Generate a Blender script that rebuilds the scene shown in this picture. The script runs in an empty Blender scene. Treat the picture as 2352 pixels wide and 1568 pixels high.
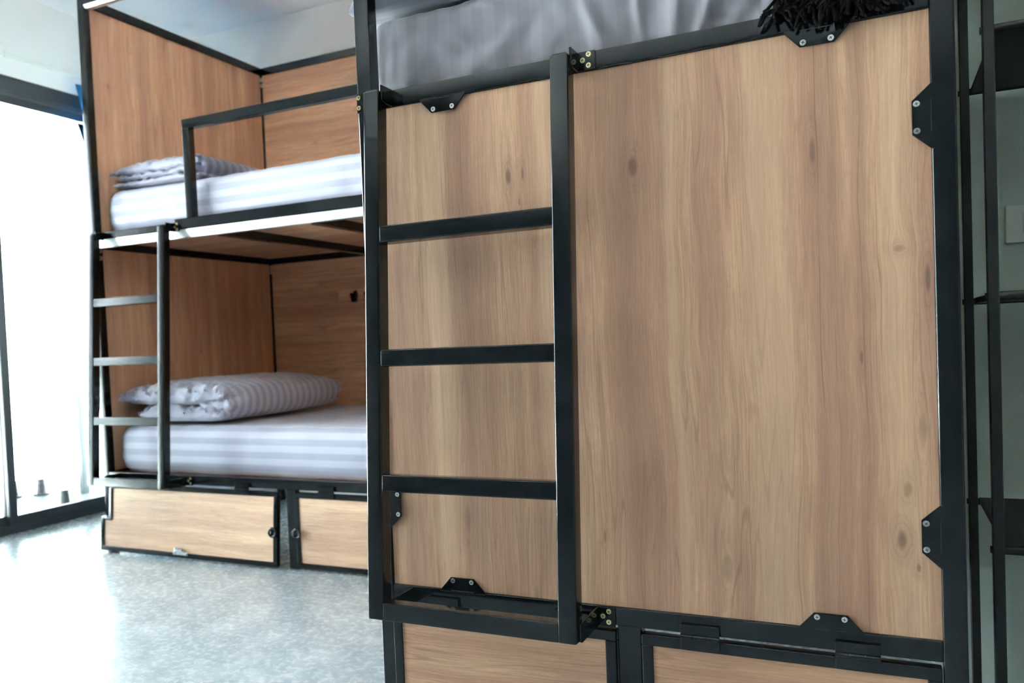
import bpy, bmesh, math, random
import numpy as np
from mathutils import Vector, Matrix, noise as mnoise

S = bpy.context.scene
C = S.collection
R = math.radians

# ------------------------------------------------------------------ camera
cam_d = bpy.data.cameras.new('camera')
cam = bpy.data.objects.new('camera', cam_d)
C.objects.link(cam)
S.camera = cam
rt = Vector((0.89700454, 0.44001298, -0.04208847))
up = Vector((0.02278226, 0.04906911, 0.99853552))
fw = Vector((-0.44143384, 0.89664976, -0.03399072))
M = Matrix((rt, up, -fw)).transposed().to_4x4()
M.translation = Vector((0.969425, -1.50892, 0.85))
cam.matrix_world = M
cam_d.sensor_width = 36.0
cam_d.lens = 1936.8 / 2352 * 36
cam_d.shift_x = 0.04513
cam_d.shift_y = 0.02566
cam_d.clip_start = 0.02
cam_d.clip_end = 2500
cam_d.dof.use_dof = True
cam_d.dof.focus_distance = 1.62
cam_d.dof.aperture_fstop = 4.5

# ------------------------------------------------------------------ world, light, exposure
SKY = (0.84, 0.93, 1.0)
W = bpy.data.worlds.new('overcast_sky')
S.world = W
W.use_nodes = True
W.node_tree.nodes['Background'].inputs['Color'].default_value = (*SKY, 1)
W.node_tree.nodes['Background'].inputs['Strength'].default_value = 8.0

sun_d = bpy.data.lights.new('sun', 'SUN')                    # high sun over the roof: lights the town outside, does not enter the room
sun_d.energy = 290.0
sun_d.angle = R(2)
sun_d.color = (1.0, 1.0, 1.0)
sun = bpy.data.objects.new('sun', sun_d)
C.objects.link(sun)
sun.rotation_euler = (R(4), R(22), 0)
for (py, ph) in ((0.28, 3.70), (-3.01, 1.06)):               # sampling portals in the two window openings, they add no light of their own
    por = bpy.data.lights.new('window_portal', 'AREA')
    por.shape = 'RECTANGLE'
    por.size, por.size_y = 2.10, ph
    por.cycles.is_portal = True
    po = bpy.data.objects.new('window_portal', por)
    C.objects.link(po)
    po.location = (-2.83, py, 1.10)
    po.rotation_euler = (0, R(-90), 0)

S.view_settings.view_transform = 'Standard'
S.view_settings.look = 'None'
S.view_settings.gamma = 1
S.view_settings.use_curve_mapping = False
S.view_settings.exposure = 2.02
S.cycles.use_denoising = True
S.cycles.max_bounces = 14
S.cycles.diffuse_bounces = 8
S.cycles.glossy_bounces = 5
S.cycles.transparent_max_bounces = 12
S.cycles.sample_clamp_indirect = 12
S.cycles.caustics_reflective = False
S.cycles.caustics_refractive = False

# ------------------------------------------------------------------ materials
def srgb(r, g, b):
    f = lambda c: (c / 12.92 if c <= 0.04045 else ((c + 0.055) / 1.055) ** 2.4)
    return (f(r / 255), f(g / 255), f(b / 255), 1)

class NT:
    """short hand for building node trees"""
    def __init__(s, name):
        s.m = bpy.data.materials.new(name)
        s.m.use_nodes = True
        s.t = s.m.node_tree
        s.b = s.t.nodes['Principled BSDF']
    def n(s, kind, **kw):
        nd = s.t.nodes.new(kind)
        for k, v in kw.items():
            setattr(nd, k, v)
        return nd
    def put(s, sock, v):
        if isinstance(v, bpy.types.NodeSocket):
            s.t.links.new(v, sock)
        else:
            sock.default_value = v
    def math(s, op, a, b=0.0, c=None, clamp=False):
        nd = s.n('ShaderNodeMath', operation=op, use_clamp=clamp)
        s.put(nd.inputs[0], a); s.put(nd.inputs[1], b)
        if c is not None: s.put(nd.inputs[2], c)
        return nd.outputs[0]
    def xyz(s, x, y, z=0.0):
        nd = s.n('ShaderNodeCombineXYZ')
        for i, v in enumerate((x, y, z)): s.put(nd.inputs[i], v)
        return nd.outputs[0]
    def noise(s, vec, scale=1.0, detail=2.0, rough=0.5, dist=0.0):
        nd = s.n('ShaderNodeTexNoise')
        s.put(nd.inputs['Vector'], vec)
        nd.inputs['Scale'].default_value = scale
        nd.inputs['Detail'].default_value = detail
        nd.inputs['Roughness'].default_value = rough
        nd.inputs['Distortion'].default_value = dist
        return nd.outputs['Fac']
    def ramp(s, fac, stops, interp='LINEAR'):
        nd = s.n('ShaderNodeValToRGB')
        nd.color_ramp.interpolation = interp
        e = nd.color_ramp.elements
        while len(e) < len(stops): e.new(0.5)
        for el, (p, col) in zip(e, stops):
            el.position = p
            el.color = col if len(col) == 4 else (*col, 1)
        s.put(nd.inputs[0], fac)
        return nd.outputs[0]
    def mix(s, fac, a, b, blend='MIX'):
        nd = s.n('ShaderNodeMix', data_type='RGBA', blend_type=blend)
        s.put(nd.inputs[0], fac); s.put(nd.inputs[6], a); s.put(nd.inputs[7], b)
        return nd.outputs[2]
    def smooth(s, v, lo, hi, a=0.0, b=1.0):
        nd = s.n('ShaderNodeMapRange', interpolation_type='SMOOTHSTEP')
        for i, x in enumerate((v, lo, hi, a, b)): s.put(nd.inputs[i], x)
        return nd.outputs[0]
    def objco(s):
        tc = s.n('ShaderNodeTexCoord')
        sp = s.n('ShaderNodeSeparateXYZ')
        s.t.links.new(tc.outputs['Object'], sp.inputs[0])
        return tc.outputs['Object'], sp.outputs
    def bump(s, h, strength, dist):
        nd = s.n('ShaderNodeBump')
        s.put(nd.inputs['Height'], h)
        nd.inputs['Strength'].default_value = strength
        nd.inputs['Distance'].default_value = dist
        s.t.links.new(nd.outputs[0], s.b.inputs['Normal'])
    def set(s, color=None, rough=None, metal=None, spec=None, coat=None):
        I = s.b.inputs
        if color is not None: s.put(I['Base Color'], color)
        if rough is not None: s.put(I['Roughness'], rough)
        if metal is not None: s.put(I['Metallic'], metal)
        if spec is not None: s.put(I['Specular IOR Level'], spec)
        if coat is not None: s.put(I['Coat Weight'], coat)
        return s.m

def wood(name, ua, va, off=(0.0, 0.0), knots=(), gain=1.0, bands=(), seed=0.0, tint=(1.08, 0.90, 0.86), lights=(), cracks=()):
    """oak laminate: grain along object axis va, across axis ua; knots = (u, v, ru, rv, dark)"""
    t = NT(name)
    _, co = t.objco()
    u0, v0 = co[ua], co[va]
    u, v = u0, v0
    core = None
    for (ku, kv, ru, rv, dk) in knots:
        du = t.math('DIVIDE', t.math('SUBTRACT', u0, ku), ru)
        dv = t.math('DIVIDE', t.math('SUBTRACT', v0, kv), rv)
        dv1 = t.math('MULTIPLY', dv, 0.42)
        r2 = t.math('ADD', t.math('MULTIPLY', du, du), t.math('MULTIPLY', dv1, dv1))
        g = t.math('EXPONENT', t.math('MULTIPLY', r2, -0.55))
        u = t.math('SUBTRACT', u, t.math('MULTIPLY', t.math('MULTIPLY', du, g), ru * 0.95))
        rr = t.math('ADD', t.math('MULTIPLY', du, du), t.math('MULTIPLY', dv, dv))
        wob = t.math('MULTIPLY_ADD', t.noise(t.xyz(t.math('MULTIPLY', u0, 90), t.math('MULTIPLY', v0, 45), ku * 9), 1, 2), 0.9, 0.45)
        rw = t.math('MULTIPLY', rr, wob)
        c = t.smooth(rw, 0.02, 0.75, dk, 0.0)
        ring = t.math('MULTIPLY', t.smooth(t.math('SINE', t.math('MULTIPLY', t.math('SQRT', t.math('MULTIPLY', rr, wob)), 12)), 0.3, 1.0), t.smooth(rr, 0.3, 6.0, dk * 0.22, 0.0))
        halo = t.smooth(rr, 0.0, 7.0, dk * 0.20, 0.0)
        c = t.math('MAXIMUM', c, t.math('ADD', ring, halo))
        core = c if core is None else t.math('MAXIMUM', core, c)
    u = t.math('ADD', u, off[0]); v = t.math('ADD', v, off[1])
    wv = t.noise(t.xyz(t.math('MULTIPLY', u, 4.0), t.math('MULTIPLY', v, 1.9), 3.1 + seed), 1, 2, 0.5)
    u = t.math('ADD', u, t.math('MULTIPLY', t.math('SUBTRACT', wv, 0.5), 0.040))
    wv2 = t.noise(t.xyz(t.math('MULTIPLY', u, 22.0), t.math('MULTIPLY', v, 7.0), 8.1 + seed), 1, 2, 0.5)
    uf = t.math('ADD', u, t.math('MULTIPLY', t.math('SUBTRACT', wv2, 0.5), 0.007))
    n1 = t.noise(t.xyz(t.math('MULTIPLY', u, 11.0), t.math('MULTIPLY', v, 0.55), 1.7 + seed), 1, 3, 0.55)
    n2 = t.noise(t.xyz(t.math('MULTIPLY', uf, 42.0), t.math('MULTIPLY', v, 1.5), 5.0 + seed), 1, 3, 0.55)
    n3 = t.noise(t.xyz(t.math('MULTIPLY', uf, 330.0), t.math('MULTIPLY', v, 9.0), 9.0), 1, 2, 0.6)
    n4 = t.noise(t.xyz(t.math('MULTIPLY', uf, 30.0), t.math('MULTIPLY', v, 1.1), 12.0 + seed), 1, 1, 0.4)
    n5 = t.noise(t.xyz(t.math('MULTIPLY', u, 7.0), t.math('MULTIPLY', v, 2.3), 20.0 + seed), 1, 2)
    n6 = t.noise(t.xyz(t.math('MULTIPLY', u, 800.0), t.math('MULTIPLY', v, 60.0), 2.0), 1, 1, 0.5)
    col = t.ramp(n1, [(0.30, srgb(171, 139, 114)), (0.44, srgb(188, 155, 126)), (0.54, srgb(200, 170, 137)), (0.72, srgb(208, 182, 148))])
    col = t.mix(t.smooth(n2, 0.34, 0.62, 0.42, 0.0), col, srgb(158, 125, 104))
    col = t.mix(t.smooth(n5, 0.50, 0.74, 0.0, 0.40), col, srgb(170, 143, 124))
    # thin flowing growth lines
    ln = t.math('ABSOLUTE', t.math('SUBTRACT', t.math('FRACT', t.math('MULTIPLY', n4, 7.0)), 0.5))
    lm = t.math('MULTIPLY', t.smooth(ln, 0.0, 0.10, 0.42, 0.0), t.smooth(n5, 0.42, 0.60))
    col = t.mix(lm, col, srgb(122, 93, 76))
    col = t.mix(t.smooth(n3, 0.36, 0.62, 0.34, 0.0), col, srgb(140, 110, 90))
    col = t.mix(t.smooth(n6, 0.3, 0.6, 0.16, 0.0), col, srgb(130, 104, 84))
    for (bu, bw, amt) in bands:                 # individual darker boards printed in the laminate
        d = t.math('ABSOLUTE', t.math('SUBTRACT', t.math('ADD', u0, t.math('MULTIPLY', t.math('SUBTRACT', wv, 0.5), 0.05)), bu))
        col = t.mix(t.smooth(d, bw * 0.35, bw, amt, 0.0), col, srgb(140, 112, 96))
    for (bu, bw, amt) in lights:
        d = t.math('ABSOLUTE', t.math('SUBTRACT', t.math('ADD', u0, t.math('MULTIPLY', t.math('SUBTRACT', wv, 0.5), 0.05)), bu))
        col = t.mix(t.smooth(d, bw * 0.3, bw, amt, 0.0), col, srgb(210, 187, 154))
    for (bu, bw, amt) in cracks:                # long dark growth lines that wander along the grain
        wl = t.math('ADD', t.math('MULTIPLY', t.math('SUBTRACT', wv, 0.5), 0.05), t.math('MULTIPLY', t.math('SUBTRACT', wv2, 0.5), 0.008))
        d = t.math('ABSOLUTE', t.math('SUBTRACT', t.math('ADD', u0, wl), bu))
        am = t.math('MULTIPLY', t.smooth(d, bw * 0.3, bw, amt, 0.0), t.smooth(t.noise(t.xyz(0.0, t.math('MULTIPLY', v0, 2.6), bu * 31), 1, 1), 0.38, 0.56))
        col = t.mix(am, col, srgb(108, 82, 68))
    dash = t.noise(t.xyz(t.math('MULTIPLY', uf, 520.0), t.math('MULTIPLY', v, 26.0), 4.0), 1, 1, 0.5)
    col = t.mix(t.smooth(dash, 0.60, 0.74, 0.0, 0.14), col, srgb(222, 202, 176))
    if core is not None:
        col = t.mix(core, col, srgb(92, 70, 58))
    col = t.mix(1.0, col, tuple(gain * c for c in tint) + (1,), 'MULTIPLY')
    t.bump(n3, 0.10, 0.0006)
    return t.set(color=col, rough=0.5, spec=0.35)

def striped(name, light, dark, period, rough=0.6, edge=0.10, duty=0.5):
    """satin stripe cotton; stripe coordinate comes from the mesh attribute 'stripe' (metres)"""
    t = NT(name)
    at = t.n('ShaderNodeAttribute', attribute_name='stripe')
    f = t.math('FRACT', t.math('DIVIDE', at.outputs['Fac'], period))
    k = t.math('ABSOLUTE', t.math('SUBTRACT', f, 0.5))
    m = t.smooth(k, duty * 0.5 - edge * 0.5, duty * 0.5 + edge * 0.5)
    oc, _ = t.objco()
    w = t.noise(oc, 900, 2, 0.6)
    col = t.mix(m, light, dark)
    col = t.mix(t.smooth(w, 0.35, 0.65, 0.10, 0.0), col, dark)
    t.b.inputs['Sheen Weight'].default_value = 0.25
    t.b.inputs['Sheen Roughness'].default_value = 0.5
    t.bump(w, 0.12, 0.0006)
    return t.set(color=col, rough=t.math('MULTIPLY_ADD', m, 0.2, rough - 0.1), spec=0.25)

def plain(name, col, rough=0.5, metal=0.0, spec=0.5, nz=None, bump=None):
    t = NT(name)
    if nz:
        oc, _ = t.objco()
        n = t.noise(oc, nz[0], 3, 0.6)
        c2 = tuple(max(0, c * nz[1]) for c in col[:3]) + (1,)
        t.set(color=t.mix(t.smooth(n, 0.3, 0.7), c2, col))
        if bump: t.bump(n, bump[0], bump[1])
    else:
        t.set(color=col)
    return t.set(rough=rough, metal=metal, spec=spec)

def m_black():
    t = NT('black_enamel')
    oc, _ = t.objco()
    n = t.noise(oc, 55, 2, 0.5)
    n2 = t.noise(oc, 900, 1, 0.5)
    t.bump(t.math('MULTIPLY_ADD', n2, 0.15, n), 0.03, 0.0016)
    t.b.inputs['Coat Roughness'].default_value = 0.08
    return t.set(color=(0.0035, 0.0046, 0.0052, 1), rough=0.13, spec=0.45)

def m_floor():
    t = NT('polished_concrete')
    oc, _ = t.objco()
    a = t.noise(oc, 1.6, 3, 0.55, 0.3)
    b = t.noise(oc, 10, 4, 0.6, 0.2)
    c = t.noise(oc, 46, 4, 0.62, 0.1)
    v = t.math('ADD', t.math('MULTIPLY', a, 0.30), t.math('ADD', t.math('MULTIPLY', b, 0.50), t.math('MULTIPLY', c, 0.20)))
    col = t.ramp(v, [(0.32, srgb(112, 120, 127)), (0.50, srgb(144, 151, 155)), (0.68, srgb(174, 178, 180))])
    col = t.mix(t.smooth(c, 0.52, 0.80, 0.0, 0.22), col, srgb(190, 193, 193))
    t.bump(t.math('ADD', t.math('MULTIPLY', b, 0.6), t.math('MULTIPLY', a, 0.5)), 0.10, 0.010)
    return t.set(color=col, rough=t.math('MULTIPLY_ADD', c, 0.10, 0.22), spec=0.5)

def m_glass():
    t = NT('window_glass')
    t.t.nodes.remove(t.b)
    out = t.t.nodes['Material Output']
    tr = t.n('ShaderNodeBsdfTransparent'); tr.inputs[0].default_value = (0.95, 0.98, 0.97, 1)
    gl = t.n('ShaderNodeBsdfGlossy'); gl.inputs['Roughness'].default_value = 0.0
    fr = t.n('ShaderNodeFresnel'); fr.inputs['IOR'].default_value = 1.5
    mx = t.n('ShaderNodeMixShader')
    t.t.links.new(fr.outputs[0], mx.inputs[0]); t.t.links.new(tr.outputs[0], mx.inputs[1]); t.t.links.new(gl.outputs[0], mx.inputs[2])
    t.t.links.new(mx.outputs[0], out.inputs['Surface'])
    return t.m

BLACK = m_black()
SHELF_BLACK = plain('shelf_black_powder', (0.008, 0.0085, 0.008, 1), 0.55, nz=(300, 0.7))
FLOOR = m_floor()
GLASS = m_glass()
WHITE = plain('white_wall_paint', srgb(240, 242, 241), 0.85, spec=0.2, nz=(3, 0.985))
CEIL = plain('white_ceiling_paint', srgb(246, 247, 246), 0.9, spec=0.2, nz=(3, 0.985))
GREY = plain('mid_grey_wall_paint', srgb(126, 128, 128), 0.85, spec=0.2, nz=(3, 0.98))
GREENGREY = plain('grey_green_wall_paint', srgb(214, 226, 216), 0.8, spec=0.25, nz=(240, 0.93), bump=(0.15, 0.001))
ALU = plain('dark_aluminium', (0.030, 0.038, 0.044, 1), 0.35, spec=0.5)
SILVER = plain('zinc_screw', (0.78, 0.77, 0.74, 1), 0.28, metal=1.0)
BRASS = plain('brassed_screw', (0.80, 0.66, 0.36, 1), 0.28, metal=1.0)
DARK = plain('dark_recess', (0.012, 0.012, 0.012, 1), 0.6)
CHROME = plain('bright_chrome', (0.85, 0.86, 0.87, 1), 0.12, metal=1.0)
PLASTIC = plain('white_plastic', srgb(232, 238, 233), 0.4)
def m_curtain():
    t = NT('blue_curtain_cloth')
    t.set(color=srgb(50, 122, 168), rough=0.9, spec=0.1)
    out = t.t.nodes['Material Output']
    tl = t.n('ShaderNodeBsdfTranslucent'); tl.inputs[0].default_value = srgb(60, 130, 172)
    mx = t.n('ShaderNodeMixShader'); mx.inputs[0].default_value = 0.35
    t.t.links.new(t.b.outputs[0], mx.inputs[1]); t.t.links.new(tl.outputs[0], mx.inputs[2]); t.t.links.new(mx.outputs[0], out.inputs['Surface'])
    return t.m
BLUE = m_curtain()
KNIT = plain('black_woven_cloth', (0.0035, 0.0033, 0.0033, 1), 0.8, spec=0.12, nz=(200, 0.5))
F_LEFT = striped('striped_bed_linen', srgb(172, 173, 188), srgb(152, 153, 170), 0.052)
F_DUVET = striped('striped_duvet_linen', srgb(176, 176, 190), srgb(152, 152, 168), 0.046)
F_NEAR = striped('grey_striped_fitted_sheet', srgb(126, 123, 132), srgb(120, 117, 126), 0.050)
F_NEARD = striped('grey_striped_duvet', srgb(98, 99, 113), srgb(90, 91, 105), 0.050)

# ------------------------------------------------------------------ mesh helpers
def box(bm, x0, x1, y0, y1, z0, z1, bev=0.003, seg=2, mat=None):
    vs = [bm.verts.new((x, y, z)) for x in (x0, x1) for y in (y0, y1) for z in (z0, z1)]
    q = [(0, 1, 3, 2), (4, 6, 7, 5), (0, 4, 5, 1), (2, 3, 7, 6), (0, 2, 6, 4), (1, 5, 7, 3)]
    fs = [bm.faces.new([vs[i] for i in f]) for f in q]
    if mat is not None:
        for f in fs: f.material_index = mat
    if bev:
        es = list({e for f in fs for e in f.edges})
        bmesh.ops.bevel(bm, geom=es, offset=bev, segments=seg, profile=0.5, affect='EDGES')

def cyl(bm, p, axis, r, h, seg=16, r2=None, mat=None, bev=0):
    """cylinder from p along axis vector (normalised) length h"""
    a = Vector(axis).normalized()
    q = a.to_track_quat('Z', 'Y').to_matrix().to_4x4()
    mtx = Matrix.Translation(Vector(p) + a * h * 0.5) @ q
    g = bmesh.ops.create_cone(bm, cap_ends=True, segments=seg, radius1=r, radius2=r if r2 is None else r2, depth=h, matrix=mtx)
    if mat is not None:
        for v in g['verts']:
            for f in v.link_faces: f.material_index = mat

def prism(bm, pts, fix, t0, t1, axis='Y', bev=0.0012):
    """extrude polygon pts (2D) between t0 and t1 along axis"""
    def P(a, b, t):
        return {'Y': (a, t, b), 'X': (t, a, b), 'Z': (a, b, t)}[axis]
    A = [bm.verts.new(P(a, b, t0)) for a, b in pts]
    B = [bm.verts.new(P(a, b, t1)) for a, b in pts]
    fs = [bm.faces.new(A), bm.faces.new(list(reversed(B)))]
    n = len(pts)
    for i in range(n):
        fs.append(bm.faces.new((A[i], B[i], B[(i + 1) % n], A[(i + 1) % n])))
    if bev:
        es = list({e for f in fs for e in f.edges})
        bmesh.ops.bevel(bm, geom=es, offset=bev, segments=1, profile=0.5, affect='EDGES')

def torus(bm, c, R_, r, axis='Y', n=20, m=8):
    ring = []
    for i in range(n):
        a = 2 * math.pi * i / n
        row = []
        for j in range(m):
            b = 2 * math.pi * j / m
            x, z, y = (R_ + r * math.cos(b)) * math.cos(a), (R_ + r * math.cos(b)) * math.sin(a), r * math.sin(b)
            row.append(bm.verts.new((c[0] + x, c[1] + y, c[2] + z)))
        ring.append(row)
    for i in range(n):
        for j in range(m):
            bm.faces.new((ring[i][j], ring[(i + 1) % n][j], ring[(i + 1) % n][(j + 1) % m], ring[i][(j + 1) % m]))

def finish(bm, smooth=True):
    bmesh.ops.recalc_face_normals(bm, faces=bm.faces)
    if smooth:
        for f in bm.faces: f.smooth = True
        for e in bm.edges:
            if len(e.link_faces) == 2:
                e.smooth = e.calc_face_angle(0) < R(50)
    bm.normal_update()

def weighted_normals(bm):
    """area weighted corner normals, so that bevelled bars keep flat faces"""
    out = []
    area = {f: f.calc_area() for f in bm.faces}
    for f in bm.faces:
        for l in f.loops:
            v = l.vert
            seen = {f}; stack = [f]
            n = Vector((0, 0, 0))
            while stack:
                g = stack.pop()
                n += g.normal * area[g]
                for e in g.edges:
                    if v in e.verts and e.smooth:
                        for h in e.link_faces:
                            if h not in seen: seen.add(h); stack.append(h)
            out.append(n.normalized() if n.length > 1e-12 else f.normal.copy())
    return out

def obj(name, bm, mats, parent=None, loc=(0, 0, 0), rot=(0, 0, 0), smooth=True):
    finish(bm, smooth)
    me = bpy.data.meshes.new(name)
    nrm = weighted_normals(bm) if smooth and len(bm.faces) < 1200 else None
    bm.to_mesh(me); bm.free()
    if nrm: me.normals_split_custom_set(nrm)
    for m in (mats if isinstance(mats, (list, tuple)) else [mats]): me.materials.append(m)
    o = bpy.data.objects.new(name, me)
    C.objects.link(o)
    o.location = loc; o.rotation_euler = rot
    if parent: o.parent = parent
    return o

def inst(name, me, parent, loc, rot=(0, 0, 0), scale=None):
    o = bpy.data.objects.new(name, me)
    C.objects.link(o)
    o.parent = parent; o.location = loc; o.rotation_euler = rot
    if scale: o.scale = scale
    return o

def tag(o, label, cat, group=None, kind=None):
    o['label'] = label; o['category'] = cat
    if group: o['group'] = group
    if kind: o['kind'] = kind
    return o

def empty(name, loc):
    o = bpy.data.objects.new(name, None)
    o.empty_display_size = 0.1
    C.objects.link(o)
    o.location = loc
    return o

def struct(name, bm, mat, parent=None, smooth=False):
    o = obj(name, bm, mat, parent, smooth=smooth)
    if not parent: o['kind'] = 'structure'
    return o

def quick(name, mat, parent, *a, **k):
    loc = k.pop('loc', (0, 0, 0)); rot = k.pop('rot', (0, 0, 0))
    bm = bmesh.new(); box(bm, *a, **k)
    return obj(name, bm, mat, parent, loc, rot)

# ------------------------------------------------------------------ room shell
XW, XR = -2.8166, 2.7            # window wall, right wall
YB, YF = 2.25, -5.3              # back wall, wall behind the camera
ZC = 2.645
def slab(name, mat, *a):
    bm = bmesh.new(); box(bm, *a, bev=0)
    return struct(name, bm, mat)
slab('floor', FLOOR, XW - 0.1, XR + 0.1, YF - 0.1, YB + 0.1, -0.12, 0.0)
slab('ceiling', CEIL, XW - 0.1, XR + 0.1, YF - 0.1, YB + 0.1, ZC, ZC + 0.12)
slab('wall_back', WHITE, XW - 0.1, 1.10, YB, YB + 0.1, 0.0, ZC)
slab('wall_front', GREY, XW - 0.1, XR + 0.1, YF - 0.1, YF, 0.0, ZC)
slab('wall_right', GREY, XR, XR + 0.1, YF, 0.6, 0.0, ZC)
slab('wall_alcove', GREENGREY, 1.10, XR + 0.1, 0.6, YB + 0.1, 0.0, ZC)
WZ1 = 2.225
WIN = ((-1.56, 2.12), (-3.52, -2.50))
bm = bmesh.new()
for (a, b) in ((YF, -3.52), (-2.50, -1.56), (2.12, YB)): box(bm, XW - 0.1, XW, a, b, 0, WZ1, bev=0)
box(bm, XW - 0.1, XW, YF, YB, WZ1, ZC, bev=0)
struct('wall_left', bm, WHITE)
bm = bmesh.new()
box(bm, XW, XW + 0.012, -1.6, 2.24, 2.315, 2.338, bev=0.003)
for y in (1.245, 0.4): box(bm, XW, XW + 0.016, y, y + 0.03, 2.310, 2.342, bev=0.003)
o = obj('trim_1', bm, PLASTIC); o['kind'] = 'structure'

# sliding windows: frame with track ribs, sashes with panes
pane_mesh = None
for wi, (WY0, WY1) in enumerate(WIN):
    win = empty('window_%d' % (wi + 1), (XW - 0.05, 0, 0)); win['kind'] = 'structure'
    bm = bmesh.new()
    for (z0, z1) in ((0.0, 0.028), (2.150, WZ1)):
        box(bm, -0.045, 0.052, WY0, WY1, z0, z1, bev=0.004)
    for (y0, y1) in ((WY0, WY0 + 0.04), (WY1 - 0.04, WY1)):
        box(bm, -0.045, 0.052, y0, y1, 0.028, 2.150, bev=0.004)
    for x in (0.052, 0.028, -0.002):
        box(bm, x - 0.004, x, WY0 + 0.04, WY1 - 0.04, 0.028, 0.036, bev=0.001)
        box(bm, x - 0.004, x, WY0 + 0.04, WY1 - 0.04, 2.138, 2.150, bev=0.001)
    obj('window_frame', bm, ALU, win)
    if wi == 0: wid, spots = 0.96, ((0.014, 1.155), (-0.020, 0.240), (0.014, -0.660), (-0.020, -1.545))
    else: wid, spots = 0.52, ((0.014, -3.025), (-0.020, -3.505))
    bm = bmesh.new()
    for (y0, y1, z0, z1) in ((0, 0.042, 0, 2.102), (wid - 0.042, wid, 0, 2.102), (0.042, wid - 0.042, 0, 0.046), (0.042, wid - 0.042, 2.062, 2.102)):
        box(bm, -0.013, 0.013, y0, y1, z0, z1, bev=0.003)
    pm = bmesh.new(); box(pm, -0.003, 0.003, 0.038, wid - 0.038, 0.042, 2.066, bev=0)
    s0 = obj('sash', bm, ALU, win, (spots[0][0], spots[0][1], 0.034))
    p0 = obj('pane', pm, GLASS, s0, smooth=False)
    for (x, y) in spots[1:]:
        s1 = inst('sash', s0.data, win, (x, y, 0.034)); inst('pane', p0.data, s1, (0, 0, 0))

# ------------------------------------------------------------------ balcony and what lies outside
slab('balcony_floor', plain('pale_balcony_tile', srgb(74, 80, 81), 0.35, nz=(20, 0.9)), -3.85, XW - 0.1, -5.2, 3.4, -0.12, 0.012)
rail = empty('glass_railing', (-3.2, 1.5, 0.012))
tag(rail, 'clear glass balcony railing held by dark floor spigots outside the window', 'railing')
SPIG = plain('dark_steel_spigot', (0.014, 0.017, 0.019, 1), 0.4)
pm = bmesh.new(); box(pm, -0.006, 0.006, 0.0, 1.10, 0.09, 1.02, bev=0.001)
p0 = None
for k in range(5):
    p = obj('pane', pm, GLASS, rail, (-0.55, -3.6 + 1.12 * k, 0), smooth=False) if p0 is None else inst('pane', p0.data, rail, (-0.55, -3.6 + 1.12 * k, 0))
    p0 = p0 or p
sm = bmesh.new()
cyl(sm, (0, 0, 0), (0, 0, 1), 0.048, 0.014, 20)
cyl(sm, (0, 0, 0.014), (0, 0, 1), 0.030, 0.085, 16, r2=0.024)
sp = None
for (x, y) in ((-3.10, 1.666), (-3.63, 1.92), (-3.72, 1.80)):
    if sp is None: sp = obj('spigot', sm, SPIG, rail, (x + 3.2, y - 1.5, 0))
    else: inst('spigot', sp.data, rail, (x + 3.2, y - 1.5, 0))
bm = bmesh.new(); box(bm, -0.02, 0.02, 0, 0.045, 0.0, 0.62, bev=0.003); box(bm, -0.02, 0.02, 0.045, 0.9, 0.575, 0.62, bev=0.003)
obj('end_frame', bm, plain('pale_grey_metal', srgb(62, 72, 73), 0.5), rail, (-0.20, 0.52, 0))

GROUND = plain('city_ground', srgb(118, 122, 122), 0.9, nz=(0.02, 0.9))
bm = bmesh.new(); box(bm, -1500, -5.0, -1200, 1400, -70.5, -70.0, bev=0); struct('street_ground', bm, GROUND)
bm = bmesh.new(); box(bm, -250, -5.0, -220, 220, -70.0, -69.9, bev=0); struct('bounce_ground', bm, plain('pale_bounce_ground', srgb(228, 231, 232), 0.9, nz=(0.05, 0.95)))  # unseen pale slab added to bounce sunlight up onto the ceiling
PALE = plain('pale_render', srgb(232, 232, 230), 0.9)
PANE = plain('far_pane', (0.0055, 0.0062, 0.0068, 1), 0.7, spec=0.03)
tw = empty('tower_block', (-452, 316.5, -70)); tag(tw, 'pale distant tower block with rows of windows beyond the balcony', 'building')
bm = bmesh.new(); box(bm, 0, 12, 0, 14, 0, 36.2, bev=0.2); obj('wall', bm, PALE, tw)
wm = bmesh.new(); box(wm, 11.9, 12.1, -0.62, 0.62, 0.0, 1.7, bev=0.05)
w0 = None
for r in range(9):
    for c in range(6):
        l = (0, 1.5 + c * 2.2, 7.0 + r * 3.0)
        if w0 is None: w0 = obj('window', wm, PANE, tw, l)
        else: inst('window', w0.data, tw, l)
sg = empty('low_building', (-208, 150, -70)); tag(sg, 'pale low building with an orange banner beyond the balcony glass', 'building')
quick('wall', PALE, sg, 0, 8, 0, 11, 0, 54, bev=0.1)
quick('banner', plain('orange_banner', (0.013, 0.0024, 0.0012, 1), 0.9, spec=0.02), sg, 8.0, 8.25, 4.6, 6.5, 39.5, 50.5, bev=0.02)

# ------------------------------------------------------------------ shared bed hardware
T = 0.035
def screw_mesh(name, mat):
    bm = bmesh.new()
    cyl(bm, (0, 0.0, 0), (0, -1, 0), 0.0050, 0.0014, 18, r2=0.0045, mat=0)
    for a in (0.6, 0.6 + math.pi / 2):
        b2 = bmesh.new(); box(b2, -0.0027, 0.0027, -0.0017, -0.0013, -0.00055, 0.00055, bev=0, mat=1)
        b2.transform(Matrix.Rotation(a, 4, 'Y'))
        me = bpy.data.meshes.new('tmp'); b2.to_mesh(me); b2.free(); bm.from_mesh(me); bpy.data.meshes.remove(me)
    finish(bm)
    me = bpy.data.meshes.new(name); bm.to_mesh(me); bm.free()
    me.materials.append(mat); me.materials.append(DARK)
    return me
SCREW = screw_mesh('screw', SILVER)
BSCREW = screw_mesh('screw', BRASS)

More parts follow.
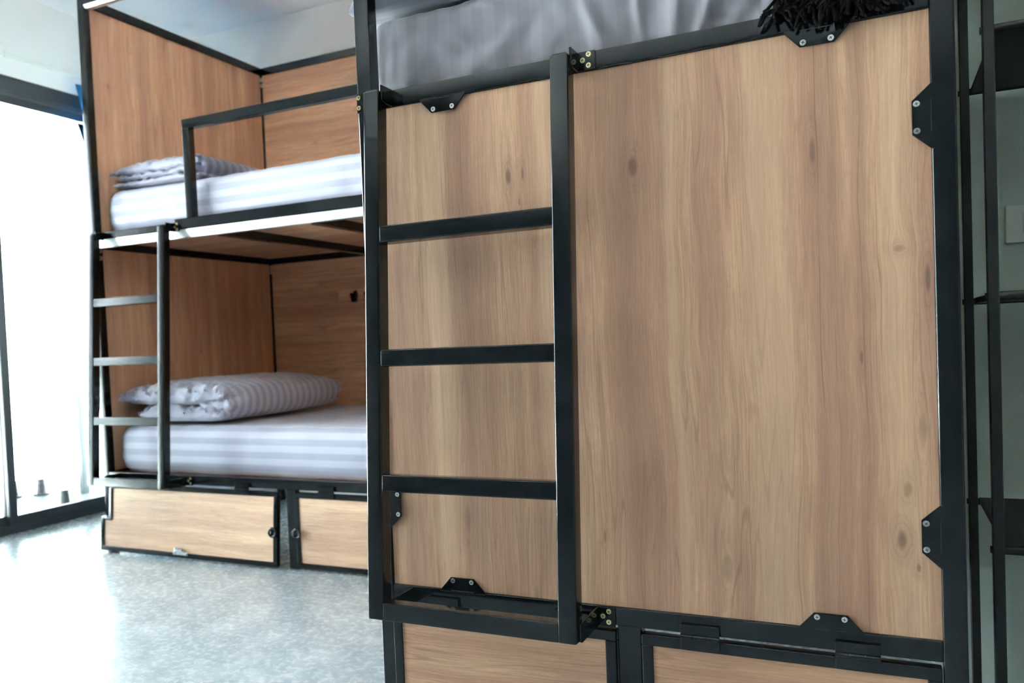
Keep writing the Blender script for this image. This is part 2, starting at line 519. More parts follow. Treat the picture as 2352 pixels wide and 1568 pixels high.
def clip(parent, p, ang, face='Y'):
    """trapezoid steel tab; local: base along x centred on the rail edge, tip hangs to -z"""
    bm = bmesh.new()
    prism(bm, [(-0.0505, 0.004), (-0.0505, 0.0), (-0.026, -0.0268), (0.026, -0.0268), (0.0505, 0.0), (0.0505, 0.004)], None, -0.0006, 0.0026, 'Y', bev=0.0006)
    box(bm, -0.0255, 0.0255, -0.0010, 0.0, -0.0006, 0.0006, bev=0, mat=1)
    o = obj('panel_clip', bm, [BLACK, DARK], parent, p, (0, ang, 0))
    for x in (-0.021, 0.021):
        inst('screw', SCREW, o, (x, -0.0006, -0.0200), (0, random.uniform(0, 3), 0))
    return o

def hinge(parent, x, z, y):
    bm = bmesh.new()
    box(bm, -0.034, 0.034, -0.004, 0.0, 0.003, 0.022, bev=0.001)
    box(bm, -0.034, 0.034, -0.004, 0.0, -0.022, -0.003, bev=0.001)
    for k, (a, b) in enumerate(((-0.034, -0.012), (-0.011, 0.011), (0.012, 0.034))):
        cyl(bm, (a, -0.004, 0), (1, 0, 0), 0.0048, b - a, 12)
    return obj('hinge', bm, BLACK, parent, (x, y, z))

def ladder(parent, loc):
    """two stiles, bottom bar, three rungs, brackets; leans out at the foot"""
    H = 1.052
    tilt = math.atan2(0.0707, 1.052)
    w = 0.433
    bm = bmesh.new()
    box(bm, 0, T, 0, T, 0, H, bev=0.0035)
    box(bm, w - T, w, 0, T, 0, H, bev=0.0035)
    box(bm, T - 0.001, w - T + 0.001, 0.0004, T, 0, T, bev=0.003)
    l = obj('ladder', bm, BLACK, parent, loc, (-tilt, 0, 0))
    for z in (0.252, 0.499, 0.745):
        quick('rung', BLACK, l, T - 0.001, w - T + 0.001, 0.0006, T - 0.001, z, z + 0.0335, bev=0.003)
    for x in (0.0, w - T):
        bm = bmesh.new(); box(bm, x + 0.004, x + T - 0.004, 0.004, T - 0.004, H - 0.001, H + 0.003, bev=0.0015)
        obj('end_cap', bm, BLACK, l)
    return l

def ladder_brackets(parent, x0, x1, yt, yb):
    """steel plates tying the ladder to the end rails, with flange and screws; parent frame"""
    for (z0, z1, yl) in ((1.331, 1.3655, yt), (0.303, 0.338, yb)):
        for side, x in ((0, x0 + T), (1, x1)):
            bm = bmesh.new()
            if side == 0:
                prism(bm, [(yl + 0.02, z0), (0.0, z0), (0.0, z1), (yl + 0.012, z1), (yl + 0.012, z0 + 0.004)], None, x, x + 0.004, 'X', bev=0.0008)
                obj('ladder_bracket', bm, BLACK, parent)
                continue
            prism(bm, [(yl + 0.02, z0), (0.0, z0), (0.0, z1), (yl + 0.012, z1), (yl + 0.012, z0 + 0.004)], None, x, x + 0.004, 'X', bev=0.0008)
            box(bm, x + 0.004, x + 0.036, -0.0035, 0.0, z0, z1, bev=0.001)
            o = obj('ladder_bracket', bm, BLACK, parent)
            for (dx, dz) in ((0.024, 0.0285), (0.0125, 0.019), (0.0235, 0.0085)):
                inst('screw', BSCREW, o, (x + dx, -0.0035, z0 + dz), (0, random.uniform(0, 3), 0))
        bm = bmesh.new(); box(bm, x0 - 0.047, x0 - 0.030, -0.003, 0.0, z0 - 0.002, z1 + 0.004, bev=0.001)
        if z0 > 1:
            o = obj('ladder_bracket', bm, BLACK, parent)
            for dz in (0.030, 0.009): inst('screw', BSCREW, o, (x0 - 0.0415, -0.003, z0 + dz), (0, random.uniform(0, 3), 0))
        else: bm.free()

def hatch(parent, x0, x1, z0, z1, y, mat, open_deg=0.0, notch=None, fw_=0.021, hinges=()):
    """top hung storage flap: tube frame > wood panel; origin on the hinge line"""
    h = z1 - z0
    bm = bmesh.new()
    a, b = 0.0, x1 - x0
    D0, D1 = 0.0, 0.022
    box(bm, a + (notch[0] if notch else 0), b, D0, D1, -fw_, 0, bev=0.0025)
    box(bm, a, b, D0, D1, -h, -h + fw_, bev=0.0025)
    box(bm, b - fw_, b, D0 + .0003, D1, -h + fw_ - .001, -fw_ + .001, bev=0.0025)
    if notch:
        nx, nz = notch
        box(bm, a, a + fw_, D0 + .0003, D1, -h + fw_ - .001, -nz, bev=0.0025)
        box(bm, a + fw_ - .001, a + nx + fw_, D0, D1, -nz - fw_ * 0.7, -nz, bev=0.002)
        box(bm, a + nx, a + nx + fw_, D0 + .0003, D1, -nz - .001, -fw_ + .001, bev=0.0025)
    else:
        box(bm, a, a + fw_, D0 + .0003, D1, -h + fw_ - .001, -fw_ + .001, bev=0.0025)
    o = obj('storage_hatch', bm, BLACK, parent, (x0, y, z1), (R(-open_deg), 0, 0))
    bm = bmesh.new()
    if notch:
        i = fw_ - 0.002
        prism(bm, [(a + i, -h + i), (b - i, -h + i), (b - i, -i), (a + notch[0] + i, -i), (a + notch[0] + i, -notch[1] - i * 0.6), (a + i, -notch[1] - i * 0.6)], None, 0.004, 0.016, 'Y', bev=0)
    else:
        box(bm, a + fw_ - .002, b - fw_ + .002, 0.004, 0.016, -h + fw_ - .002, -fw_ + .002, bev=0)
    obj('hatch_panel', bm, mat, o, smooth=False)
    for hx in hinges: hinge(o, hx - x0, 0.006, -0.001)
    return o

# ------------------------------------------------------------------ near bunk bed (its foot end faces the camera)
WID, LEN, TOP = 1.083, 2.06, 2.37
W_NEAR = wood('oak_laminate_foot_panel', 0, 2, (0.3, 0.2), knots=[
    (0.576, 1.146, 0.013, 0.026, 0.60), (0.876, 1.135, 0.007, 0.032, 0.60), (0.994, 0.497, 0.011, 0.022, 0.70),
    (1.004, 0.579, 0.009, 0.018, 0.45), (1.017, 0.453, 0.005, 0.011, 0.60), (0.720, 0.430, 0.014, 0.034, 0.36),
    (0.942, 0.793, 0.004, 0.018, 0.60), (1.027, 0.676, 0.009, 0.044, 0.34), (1.039, 0.914, 0.006, 0.036, 0.62),
    (0.499, 0.471, 0.004, 0.020, 0.60), (0.332, 1.160, 0.008, 0.022, 0.70), (0.362, 1.162, 0.004, 0.020, 0.60),
    (0.353, 1.110, 0.003, 0.012, 0.55), (0.214, 0.488, 0.010, 0.040, 0.42), (1.000, 0.965, 0.012, 0.008, 0.40)],
    bands=[(0.893, 0.036, 0.38), (0.945, 0.016, 0.30), (0.560, 0.030, 0.26), (0.095, 0.045, 0.30), (0.70, 0.02, 0.22), (0.232, 0.035, 0.34), (0.62, 0.05, 0.16)],
    lights=[(0.800, 0.050, 0.35), (0.17, 0.035, 0.4), (0.645, 0.012, 0.3), (1.000, 0.03, 0.3), (0.42, 0.05, 0.35)],
    cracks=[(0.880, 0.0011, 0.60), (0.947, 0.0016, 0.40), (0.752, 0.0009, 0.30), (0.905, 0.0008, 0.40), (0.237, 0.0010, 0.45), (0.497, 0.0010, 0.30), (0.975, 0.0009, 0.35)], gain=0.81, tint=(1.05, 0.90, 0.875))
W_HATCH = wood('oak_laminate_hatch', 2, 0, (0.9, 3.4), knots=[(0.045 - 0.296, 0.41, 0.012, 0.03, 0.5)], seed=2.0, gain=0.88)
W_SIDE = wood('oak_laminate_side', 1, 2, (2.2, 1.0), seed=4.0)
W_DECK = wood('oak_laminate_deck', 1, 0, (5.2, 1.7), seed=6.0)

bed = empty('bunk_bed', (0, 0, 0))
tag(bed, 'black steel bunk bed in the foreground with a tall oak foot panel and ladder', 'bunk bed')
for (x, y) in ((0, 0), (WID - T, 0), (0, LEN - T), (WID - T, LEN - T)):
    quick('post', BLACK, bed, x, x + T, y, y + T, 0.0, TOP, bev=0.0035)
quick('divider_leg', BLACK, bed, 0.517, 0.562, 0.004, T, 0.0, 0.307, bev=0.003)
for (z0, z1) in ((0.305, 0.340), (1.331, 1.366), (TOP - T, TOP)):
    n = 'top_rail' if z0 > 2 else 'bed_rail'
    quick(n, BLACK, bed, T - .001, WID - T + .001, 0.0006, T, z0, z1, bev=0.003)
    quick(n, BLACK, bed, T - .001, WID - T + .001, LEN - T, LEN - .0006, z0, z1, bev=0.003)
    for x in (0, WID - T):
        quick(n, BLACK, bed, x + .0006, x + T - .0006, T - .001, LEN - T + .001, z0, z1, bev=0.003)
quick('foot_panel', W_NEAR, bed, T - .004, WID - T + .004, 0.006, 0.022, 0.338, 1.333, bev=0)
for (x, y, z, n) in ((WID - T + .009, None, 0.340, 'side_panel'),):
    for (z0, z1) in ((0.338, 1.333), (1.364, TOP - T + .002)):
        quick(n, W_SIDE, bed, x, x + 0.016, T - .004, LEN - T + .004, z0, z1, bev=0)
for (z0, z1) in ((0.338, 1.333), (1.364, TOP - T + .002)):
    quick('head_panel', W_NEAR, bed, T - .004, WID - T + .004, LEN - 0.026, LEN - 0.010, z0, z1, bev=0)
for z in (0.322, 1.350):
    quick('deck_board', W_DECK, bed, T * 1.05, WID - T * 1.05, T * 1.05, LEN - T * 1.05, z, z + 0.010, bev=0)
for y in (0.5, 1.0, 1.5):
    quick('joist', BLACK, bed, T - .001, WID - T + .001, y, y + T, 1.315, 1.3495, bev=0.002)
random.seed(4)
clip(bed, (0.199, 0.0005, 1.3318), 0)
clip(bed, (0.888, 0.0005, 1.3318), 0)
clip(bed, (0.198, 0.0005, 0.3393), math.pi)
clip(bed, (0.885, 0.0005, 0.3393), math.pi)
clip(bed, (1.0486, 0.0005, 1.1655), math.pi / 2)
clip(bed, (1.0486, 0.0005, 0.5060), math.pi / 2)
clip(bed, (0.0345, 0.0005, 0.5100), -math.pi / 2)
LX0 = 0.047
ladder(bed, (LX0, -0.1217, 0.305))
ladder_brackets(bed, LX0, LX0 + 0.433, -0.055, -0.120)
hatch(bed, 0.0305, 0.5145, 0.006, 0.296, -0.002, W_HATCH, hinges=(0.155, 0.43))
hatch(bed, 0.5630, 1.0465, 0.006, 0.296, -0.002, W_HATCH, hinges=(0.670, 0.925))

# ------------------------------------------------------------------ left bunk bed by the window
BX, BY = -2.0607, 1.0513
BW, BD = 2.020, 1.184
W_END = wood('oak_laminate_end_panel', 1, 2, (7.1, 0.4), knots=[(0.12, 2.02, 0.010, 0.02, 0.5)], bands=[(0.32, 0.05, 0.35), (0.75, 0.06, 0.4), (0.95, 0.04, 0.35), (0.05, 0.04, 0.3)], seed=1.0, gain=1.08, tint=(1.06, 0.90, 0.87))
W_BACK = wood('oak_laminate_back_panel', 2, 0, (3.3, 6.0), seed=3.0, gain=1.28, tint=(1.05, 0.90, 0.87))
W_HATCH_GLARE = wood('oak_laminate_hatch_glare', 2, 0, (4.4, 8.0), seed=5.0, gain=1.25, tint=(1.02, 0.98, 1.02))  # hatch oak made paler and less saturated, window glare put into the colour
W_PLAQ = wood('oak_hook_board', 2, 0, (6.4, 2.0), seed=8.0, gain=1.55)
lb = empty('bunk_bed', (BX, BY, 0))
tag(lb, 'black steel bunk bed by the window with guard rail and oak end panels', 'bunk bed')
for (x, y) in ((0, 0), (BW - T, 0), (0, BD - T), (BW - T, BD - T)):
    quick('post', BLACK, lb, x, x + T, y, y + T, 0.0, TOP, bev=0.0035)
quick('divider_leg', BLACK, lb, 0.979, 1.021, 0.004, T, 0.0, 0.307, bev=0.003)
for (z0, z1) in ((0.305, 0.343), (1.302, 1.3465), (2.330, TOP)):
    n = 'top_rail' if z0 > 2 else 'bed_rail'
    f0, f1 = (1.337, 1.368) if n == 'bed_rail' and z0 > 1 else (z0, z1)
    quick(n, BLACK, lb, T - .001, BW - T + .001, 0.0006, T, f0, f1, bev=0.003)
    quick(n, BLACK, lb, T - .001, BW - T + .001, BD - T, BD - .0006, z0, z1, bev=0.003)
    for x in (0, BW - T):
        quick(n, BLACK, lb, x + .0006, x + T - .0006, T - .001, BD - T + .001, z0, z1, bev=0.003)
for (z0, z1) in ((0.341, 1.304), (1.345, 2.332)):
    quick('end_panel', W_END, lb, 0.009, 0.025, T - .004, BD - T + .004, z0, z1, bev=0)
    quick('end_panel', W_END, lb, BW - 0.025, BW - 0.009, T - .004, BD - T + .004, z0, z1, bev=0)
    quick('back_panel', W_BACK, lb, T - .004, BW - T + .004, BD - 0.026, BD - 0.010, z0, z1, bev=0)
BOUNCE = plain('grey_bounce_sheet', srgb(128, 127, 125), 0.6)  # unseen sheet added behind the end panel to bounce neutral light on the wall
for (z0, z1) in ((0.345, 1.300), (1.349, 2.328)):
    quick('bounce_sheet', BOUNCE, lb, 0.0065, 0.0088, T, BD - T, z0, z1, bev=0)
for z in (0.322, 1.3350):
    quick('deck_board', W_DECK, lb, T * 1.05, BW - T * 1.05, T * 1.05, BD - T * 1.05, z, z + 0.010, bev=0)
for x in (0.680, 1.135, 1.56):
    quick('joist', BLACK, lb, x, x + T, T - .001, BD - T + .001, 1.300, 1.3345, bev=0.002)
# bright steel strips added under the front rails, standing in for white reflections
LIP_REFLECTION = plain('bright_reflection_lip', (0.66, 0.68, 0.69, 1), 0.30, metal=1.0)
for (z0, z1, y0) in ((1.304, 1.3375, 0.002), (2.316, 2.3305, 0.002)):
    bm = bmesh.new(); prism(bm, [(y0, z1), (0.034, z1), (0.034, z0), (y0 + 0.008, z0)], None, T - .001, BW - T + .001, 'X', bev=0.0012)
    o = obj('reflection_lip', bm, LIP_REFLECTION, lb); o['label'] = 'bright steel lip added for the white reflection under the black rail'
# guard rail
bm = bmesh.new()
box(bm, 0.554, 0.554 + T, -0.002, T - .003, 1.3800, 1.733, bev=0.003)
box(bm, 0.554, BW - 0.02, -0.0016, T - .003, 1.732, 1.770, bev=0.003)
box(bm, 0.492, BW - T, -0.004, T - .003, 1.3400, 1.3810, bev=0.003)
obj('guard_rail', bm, BLACK, lb)
ladder(lb, (LX0, -0.1217, 0.305))
ladder_brackets(lb, LX0, LX0 + 0.433, -0.055, -0.120)
h1 = hatch(lb, -0.006, 0.946, 0.008, 0.296, -0.006, W_HATCH_GLARE, open_deg=5.0, notch=(0.046, 0.145), fw_=0.020, hinges=(0.21, 0.775))
h2 = hatch(lb, 1.023, 1.983, 0.008, 0.296, -0.004, W_HATCH_GLARE, fw_=0.020, hinges=(1.175, 1.82))
def ring_latch(parent, x, z):
    bm = bmesh.new()
    box(bm, -0.012, 0.012, -0.006, 0.0, -0.016, 0.016, bev=0.002)
    torus(bm, (0, -0.010, -0.004), 0.016, 0.0045)
    return obj('ring_latch', bm, BLACK, parent, (x, -0.001, z))
ring_latch(h1, 0.938, -0.150); ring_latch(h2, 0.012, -0.150)
bm = bmesh.new()
box(bm, -0.022, 0.018, -0.010, 0.0, 0.000, 0.016, bev=0.003)
box(bm, -0.030, 0.046, -0.003, 0.0, -0.014, 0.001, bev=0.0015)
for x in (-0.022, 0.038): cyl(bm, (x, -0.003, -0.007), (0, -1, 0), 0.0065, 0.004, 14)
obj('chrome_catch', bm, CHROME, h1, (0.455, -0.001, -0.262))
# corner screws of the inner frame
for (x, z) in ((T + .004, 2.305), (T + .004, 2.275), (T + .004, 1.285), (T + .004, 1.262)):
    o = inst('corner_screw', SCREW, lb, (x, BD - T - .001, z), scale=(2.2, 3, 2.2))
for z in (1.292, 1.262):
    o = inst('corner_screw', SCREW, lb, (T + .001, T * .5, z), (0, 0, R(90)), scale=(1.8, 3, 1.8))
# hook boards on the back panel
for (z, dx) in ((1.108, 0.0), (2.095, 0.14)):
    o = quick('hook_board', W_PLAQ, lb, 0.478 + dx, 0.70 + dx, BD - 0.040, BD - 0.026, z - 0.032, z + 0.032, bev=0.003)
    for x in (0.585, 0.670):
        bm = bmesh.new()
        box(bm, -0.012, 0.012, -0.004, 0, -0.012, 0.030, bev=0.001)
        for s in (-1, 1):
            b2 = bmesh.new(); box(b2, -0.005, 0.005, -0.026, -0.003, -0.030, 0.018, bev=0.002)
            b2.transform(Matrix.Translation((s * 0.011, 0, 0)) @ Matrix.Rotation(R(10 * s), 4, 'Y'))
            me = bpy.data.meshes.new('tmp'); b2.to_mesh(me); b2.free(); bm.from_mesh(me); bpy.data.meshes.remove(me)
        obj('hook', bm, BLACK, o, (x + dx, BD - 0.040, z - 0.012))

# ------------------------------------------------------------------ bedding
def fbm(p, sc, seed=0.0, octv=3):
    return mnoise.fractal(Vector(p) * sc + Vector((seed, seed * 1.7, seed * 0.3)), 1.0, 2.0, octv, noise_basis='PERLIN_ORIGINAL')

def mattress_mesh(name, mat, L, D, H, along='X', rad=0.045, seed=1.0, wr=0.004, extra=None, nl=90, fine=40):
    """rounded box with swept cross section; stripe attribute runs round the section (along X) or across x (along Y)"""
    prof = []
    def arc(cx, cz, a0, n=7):
        for i in range(n + 1):
            a = R(a0 + 90 * i / n); prof.append((cx + rad * math.cos(a), cz + rad * math.sin(a)))
    def seg(p, q, n):
        for i in range(1, n): prof.append((p[0] + (q[0] - p[0]) * i / n, p[1] + (q[1] - p[1]) * i / n))
    arc(D - rad, H - rad, 0); seg((D - rad, H), (rad, H), fine)
    arc(rad, H - rad, 90); seg((0, H - rad), (0, rad), 14)
    arc(rad, rad, 180); seg((rad, 0), (D - rad, 0), fine)
    arc(D - rad, rad, 270); seg((D, rad), (D, H - rad), 10)
    per = [0.0]
    for a, b in zip(prof, prof[1:]): per.append(per[-1] + math.hypot(a[0] - b[0], a[1] - b[1]))
    n = len(prof)
    st = []
    for i in range(7): a = R(90 * i / 6); st.append((rad * (1 - math.sin(a)), rad * (1 - math.cos(a)) ))
    xs = [(rad * (1 - math.cos(R(90 * i / 6))), rad * (1 - math.sin(R(90 * i / 6)))) for i in range(7)]
    stations = xs + [(rad + (L - 2 * rad) * i / nl, 0.0) for i in range(1, nl)] + [(L - x, ins) for x, ins in reversed(xs)]
    bm = bmesh.new()
    lay = bm.verts.layers.float.new('stripe')
    rings = []
    def put(px, py, pz, s):
        p = Vector((px, py, pz))
        k = fbm((px, py, pz), 3.0, seed) * wr * 1.6 + fbm((px, py * 1.0, pz), 11.0, seed + 3) * wr
        c = Vector((L / 2, D / 2, H / 2)); d = p - c
        nrm = Vector((0, d.y / (D / 2), d.z / (H / 2)))
        nrm = Vector((0, math.copysign(abs(nrm.y) ** 6, nrm.y), math.copysign(abs(nrm.z) ** 6, nrm.z)))
        ex = (px - L / 2) / (L / 2)
        nrm.x = math.copysign(abs(ex) ** 60, ex)
        if nrm.length > 1e-5: nrm.normalize()
        bul = (0.010 if along == 'X' else 0.004) * (1 - (2 * pz / H - 1) ** 2) if abs(nrm.z) < 0.7 else 0
        amt = k + bul
        if pz < 0.004: amt = 0
        if extra: amt += extra(px, py, pz, nrm)
        p = p + nrm * amt
        p.z = max(p.z, 0.0)
        if along == 'Y':
            q = Vector((D - p.y, p.x, p.z))          # section across x, length along y
            v = bm.verts.new(q); v[lay] = q.x
        else:
            v = bm.verts.new(p); v[lay] = s
        return v
    for (x, ins) in stations:
        f = 1 - 2 * ins / D; g = 1 - 2 * ins / H
        rings.append([put(x, D / 2 + (py - D / 2) * f, H / 2 + (pz - H / 2) * g, per[j]) for j, (py, pz) in enumerate(prof)])
    for a, b in zip(rings, rings[1:]):
        for j in range(n):
            bm.faces.new((a[j], a[(j + 1) % n], b[(j + 1) % n], b[j]))
    # caps: concentric shrink towards the middle line
    for (ri, x) in ((0, 0.0), (-1, L)):
        prev = rings[ri]
        f0 = 1 - 2 * rad / D; g0 = 1 - 2 * rad / H
        K = 9 if along == 'X' else 14
        for k in range(1, K + 1):
            t = 1 - k / K
            hD = max((D - 2 * rad) / 2 - (H - 2 * rad) / 2 * (1 - t), 0.01)
            row = [put(x, D / 2 + (py - D / 2) / (D / 2) * hD, H / 2 + (pz - H / 2) * g0 * t, per[j]) for j, (py, pz) in enumerate(prof)]
            for j in range(n):
                q = (prev[j], row[j], row[(j + 1) % n], prev[(j + 1) % n])
                bm.faces.new(q if ri == 0 else tuple(reversed(q)))
            prev = row
    bmesh.ops.remove_doubles(bm, verts=bm.verts, dist=1e-5)
    return obj(name, bm, mat)

def cushion(bm, lay, x0, x1, y0, y1, z0, z1, pw=3.2, nx=44, ny=64, seed=0.0, wr=0.006, flat=0.5, endw=0.0):
    """soft slab of folded cloth; zmid at flat fraction of the height"""
    zm = z0 + (z1 - z0) * flat
    grid = {}
    for side in (1, -1):
        for i in range(nx + 1):
            for j in range(ny + 1):
                u, v = -1 + 2 * i / nx, -1 + 2 * j / ny
                u = math.copysign(1 - (1 - abs(u)) ** 1.6, u); v = math.copysign(1 - (1 - abs(v)) ** 1.8, v)
                e = max(0.0, 1 - abs(u) ** pw) ** (1 / 2.2) * max(0.0, 1 - abs(v) ** (pw * 2.5)) ** (1 / 2.2)
                edge = i in (0, nx) or j in (0, ny)
                if side < 0 and edge: continue
                x = x0 + (x1 - x0) * (u + 1) / 2; y = y0 + (y1 - y0) * (v + 1) / 2
                z = zm + (z1 - zm) * e if side > 0 else zm - (zm - z0) * e
                w = fbm((x, y * 0.7, z), 9, seed) * wr + fbm((x, y, z), 28, seed + 5) * wr * 0.45
                near = max(0.0, -v - 0.55) / 0.45
                w += near * endw * math.sin(fbm((x * 1.6, y * 0.4, z), 14, seed + 9) * 9)
                wy = near * endw * 0.8 * fbm((x, z, y), 22, seed + 2)
                z += w * (1 if side > 0 else (0.4 if z0 > 0.01 else 0.0))
                vtx = bm.verts.new((x + w * 0.3, y + wy, max(z, 0.0))); vtx[lay] = y
                grid[(side, i, j)] = vtx
    def g(s, i, j): return grid.get((s, i, j)) or grid[(1, i, j)]
    for side in (1, -1):
        for i in range(nx):
            for j in range(ny):
                q = (g(side, i, j), g(side, i + 1, j), g(side, i + 1, j + 1), g(side, i, j + 1))
                if len(set(q)) == 4: bm.faces.new(q if side > 0 else tuple(reversed(q)))

# left bunk mattresses
m1 = mattress_mesh('mattress', F_LEFT, 1.90, 1.03, 0.203, 'X', seed=2.0, wr=0.003, rad=0.05)
m1.location = (BX + 0.055, BY + 0.050, 0.3325)
tag(m1, 'lower mattress of the bunk by the window in a pale striped sheet', 'mattress', 'pale striped mattresses')
m2 = mattress_mesh('mattress', F_LEFT, 1.90, 1.03, 0.203, 'X', seed=6.0, wr=0.003, rad=0.05)
m2.location = (BX + 0.055, BY + 0.052, 1.3455)
tag(m2, 'upper mattress behind the guard rail by the window in a pale striped sheet', 'mattress', 'pale striped mattresses')

# folded duvets at the window end
bm = bmesh.new(); lay = bm.verts.layers.float.new('stripe')
cushion(bm, lay, 0.10, 0.585, 0.0, 0.82, 0.0, 0.088, seed=1.0, wr=0.005, flat=0.4, endw=0.009, pw=4)
cushion(bm, lay, 0.0, 0.60, -0.01, 0.83, 0.066, 0.178, seed=4.0, wr=0.008, flat=0.38, endw=0.012, pw=2.6)
cushion(bm, lay, 0.44, 0.610, 0.015, 0.81, 0.006, 0.158, seed=8.0, wr=0.006, flat=0.5, endw=0.008, pw=2.4, nx=24)
d1 = obj('folded_duvet', bm, F_DUVET, None, (BX + 0.040, BY + 0.076, 0.5460))
tag(d1, 'thick striped duvet folded in half on the lower mattress by the window', 'duvet', 'folded duvets')

bm = bmesh.new(); lay = bm.verts.layers.float.new('stripe')
cushion(bm, lay, 0.0, 0.50, 0.0, 0.80, 0.0, 0.036, seed=11.0, wr=0.004, flat=0.4, endw=0.005, pw=5)
cushion(bm, lay, 0.02, 0.48, 0.005, 0.80, 0.032, 0.066, seed=13.0, wr=0.005, flat=0.4, endw=0.006, pw=5)
cushion(bm, lay, -0.005, 0.50, -0.005, 0.81, 0.050, 0.124, seed=15.0, wr=0.006, flat=0.25, endw=0.006, pw=2.3)
# rolled edge: spiral ribbon
NS, NY = 70, 40
rows = []
for j in range(NY + 1):
    y = 0.004 + 0.79 * j / NY
    row = []
    for i in range(NS + 1):
        t = i / NS; a = t * 2 * math.pi * 2.6 + 0.8; r = 0.014 + 0.036 * t
        for dr in (0.0,):
            x = 0.480 + r * math.cos(a) * 1.05; z = 0.052 + r * math.sin(a)
            wv = fbm((x * 0.5, y, z * 0.5), 18, 3) * 0.003
            v = bm.verts.new((x + wv, y + 0.004 * math.sin(a * 3 + t * 5) * (1 if j == 0 else 0), max(0.001, z + wv))); v[lay] = y
            row.append(v)
    rows.append(row)
for a, b in zip(rows, rows[1:]):
    for i in range(NS): bm.faces.new((a[i], a[i + 1], b[i + 1], b[i]))
r = bmesh.ops.solidify(bm, geom=[f for f in bm.faces if f.verts[0] in set(sum(rows, []))], thickness=0.010)
d2 = obj('folded_duvet', bm, F_DUVET, None, (BX + 0.055, BY + 0.085, 1.5580))
tag(d2, 'striped duvet folded flat with a rolled edge on the upper mattress', 'duvet', 'folded duvets')

# near mattress and what lies on it
def near_folds(px, py, pz, n):
    # px runs along the bed length, py across (mirrored x); only the foot end hangs in folds
    if n.x > -0.5: return 0.0
    x = 1.034 - py + 0.006
    a = 0.0
    for (cx, wdt, amp, slant) in ((0.50, 0.016, 0.010, 0.35), (0.585, 0.010, 0.008, 0.06), (0.655, 0.016, 0.010, -0.10), (0.715, 0.014, 0.011, -0.40), (0.775, 0.018, 0.010, -0.55), (0.83, 0.015, 0.009, -0.6), (0.20, 0.030, 0.004, 1.3), (0.30, 0.030, 0.004, -1.3)):
        d = (x - cx - slant * (0.06 - pz)) / wdt
        a += 1.15 * amp * math.exp(-d * d) * (1 - min(1, abs(pz - 0.06) / 0.12))
    return a + 0.006 * fbm((px, py * 2.2, pz * 1.2), 5, 21)
m3 = mattress_mesh('mattress', F_NEAR, 1.95, 1.034, 0.167, 'Y', seed=9.0, wr=0.006, extra=near_folds, nl=40, rad=0.022, fine=130)
m3.location = (0.006, 0.0600, 1.3690)
tag(m3, 'grey striped mattress on the upper deck of the foreground bunk above the foot panel', 'mattress')
bm = bmesh.new(); lay = bm.verts.layers.float.new('stripe')
cushion(bm, lay, 0.0, 0.62, 0.0, 0.60, 0.0, 0.085, seed=31.0, wr=0.004, flat=0.14, endw=0.006, pw=9)
cushion(bm, lay, 0.01, 0.59, 0.01, 0.60, 0.060, 0.130, seed=33.0, wr=0.006, flat=0.35, endw=0.008, pw=4)
d3 = obj('folded_duvet', bm, F_NEARD, None, (-0.040, 0.042, 1.5460))
tag(d3, 'grey duvet folded on the foreground mattress at the upper left', 'duvet')

# black woven throw lying over the rail at the top of the picture
bm = bmesh.new()
rng = random.Random(3)
NX, NP = 34, 22
path = [(0.16, 0.030), (0.09, 0.026), (0.030, 0.012), (-0.004, -0.020), (-0.008, -0.08), (-0.012, -0.135), (-0.028, -0.158), (-0.042, -0.166), (-0.0445, -0.174), (-0.0445, -0.190)]
def pathpt(t):
    k = t * (len(path) - 1); i = min(int(k), len(path) - 2); f = k - i
    return path[i][0] + (path[i + 1][0] - path[i][0]) * f, path[i][1] + (path[i + 1][1] - path[i][1]) * f
rows = []
for i in range(NX + 1):
    s = i / NX
    row = []
    for j in range(NP + 1):
        t = j / NP
        y, z = pathpt(t * (0.90 + 0.10 * math.sin(math.pi * s) + 0.03 * math.sin(s * 47)))
        p = Vector((0.200 * s, y, z))
        k = fbm((p.x, t * 0.35, 0), 16, 2) * 0.006
        row.append(bm.verts.new((p.x, p.y + k, p.z + 0.6 * k)))
    rows.append(row)
for a, b in zip(rows, rows[1:]):
    for j in range(NP): bm.faces.new((a[j], a[j + 1], b[j + 1], b[j]))
bmesh.ops.solidify(bm, geom=list(bm.faces), thickness=0.008)
th = obj('woven_throw', bm, KNIT, None, (0.822, 0.030, 1.5330))
tag(th, 'black woven throw hanging over the mattress end at the top right', 'throw')
fb = bmesh.new()
for i in range(150):                                             # woven cords and fringe
    s = rng.random(); x = 0.200 * s
    pts = []
    t0 = rng.uniform(0.45, 0.9)
    for q in range(5):
        t = min(1, t0 + q * 0.055)
        y, z = pathpt(t * (0.90 + 0.10 * math.sin(math.pi * s) + 0.03 * math.sin(s * 47)))
        pts.append(Vector((x + 0.006 * q * math.sin(i), y - 0.007 - 0.004 * math.sin(q * 1.5 + i), z - (0.005 * max(0, q - 2) if t >= 0.99 else 0))))
    for a, b in zip(pts, pts[1:]):
        if (b - a).length > 1e-4: cyl(fb, a, b - a, 0.0028, (b - a).length, 5)
f = obj('fringe', fb, KNIT, th); f['kind'] = 'stuff'

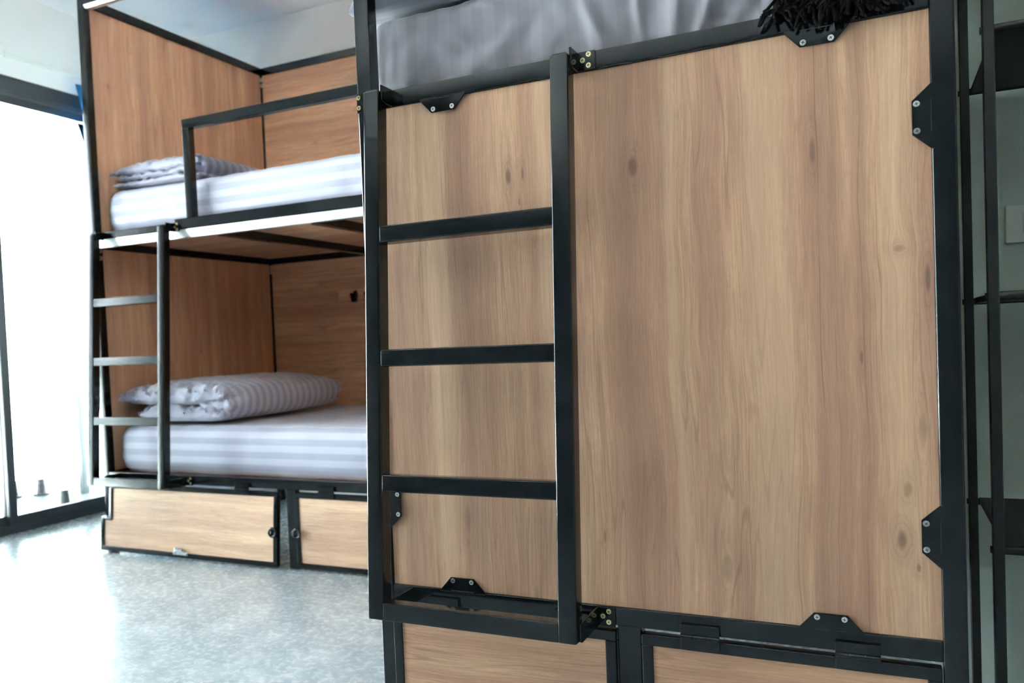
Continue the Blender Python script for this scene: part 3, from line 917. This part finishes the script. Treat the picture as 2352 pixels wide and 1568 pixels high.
# ------------------------------------------------------------------ shelf rack in the alcove
rk = empty('shelf_rack', (1.1312, 0.131, 0))
tag(rk, 'tall black metal shelf rack standing against the grey green wall', 'shelf rack')
RW, RD, U = 0.80, 0.446, 0.0172
for (x, y) in ((0, 0), (RW - U, 0), (0, RD - U), (RW - U, RD - U)):
    quick('upright', SHELF_BLACK, rk, x, x + U, y, y + U, 0.0, 2.1, bev=0.002)
W_DARK = NT('dark_shelf_board')
oc, co = W_DARK.objco()
nn = W_DARK.noise(W_DARK.xyz(W_DARK.math('MULTIPLY', co[0], 3), W_DARK.math('MULTIPLY', co[1], 60), 0), 1, 3)
W_DARK = W_DARK.set(color=W_DARK.ramp(nn, [(0.3, (0.008, 0.007, 0.006, 1)), (0.7, (0.024, 0.021, 0.018, 1))]), rough=0.55, spec=0.3)
for z in (0.455, 0.880, 1.3175, 1.76):
    sb = quick('shelf_board', W_DARK, rk, U + 0.003, RW - U - 0.003, 0.014, RD - 0.004, z, z + 0.012, bev=0.001)
    for y in (0.008, RD - 0.010):
        bm = bmesh.new(); cyl(bm, (U, y, z + 0.004), (1, 0, 0), 0.0072, RW - 2 * U, 14)
        obj('shelf_bar', bm, SHELF_BLACK, sb)
    bm = bmesh.new()
    for y in (0.0086, RD - 0.0086): cyl(bm, (0, y, z + 0.004), (-1, 0, 0), 0.0062, 0.003, 12)
    obj('bolt', bm, SHELF_BLACK, sb)

sw = empty('wall_switch', (1.2115, 0.6, 1.042))
tag(sw, 'pale square switch plate on the grey green wall behind the shelf rack', 'switch')
quick('cover_plate', PLASTIC, sw, 0, 0.120, -0.009, 0.0, -0.040, 0.040, bev=0.003)
quick('rocker', PLASTIC, sw, 0.030, 0.090, -0.0115, -0.0085, -0.022, 0.022, bev=0.0015)
quick('indicator', DARK, sw, 0.036, 0.039, -0.0122, -0.0112, -0.006, 0.006, bev=0)

# ------------------------------------------------------------------ blue curtains gathered at both ends of the window
def curtain(x, y0, y1, z0, z1, folds, amp, label):
    bm = bmesh.new()
    NYc, NZ = folds * 10, 16
    rows = []
    for j in range(NZ + 1):
        t = j / NZ; z = z1 + (z0 - z1) * t
        row = []
        for i in range(NYc + 1):
            s = i / NYc
            a = s * folds * 2 * math.pi
            sq = 1 - 0.38 * min(1, t * 2.6) + 0.10 * max(0, t - 0.5)
            row.append(bm.verts.new((x + amp * math.sin(a) * (0.6 + 0.4 * t), y1 + (y0 - y1) * (1 - s) * sq + amp * 0.3 * math.cos(a * 0.5 + t * 2), z)))
        rows.append(row)
    for a, b in zip(rows, rows[1:]):
        for i in range(NYc): bm.faces.new((a[i], a[i + 1], b[i + 1], b[i]))
    bmesh.ops.solidify(bm, geom=list(bm.faces), thickness=0.002)
    o = obj('curtain', bm, BLUE)
    tag(o, label, 'curtain')
    return o
curtain(XW + 0.085, 1.575, 2.20, 0.04, 2.25, 6, 0.022, 'blue curtain gathered at the window beside the far bunk post')
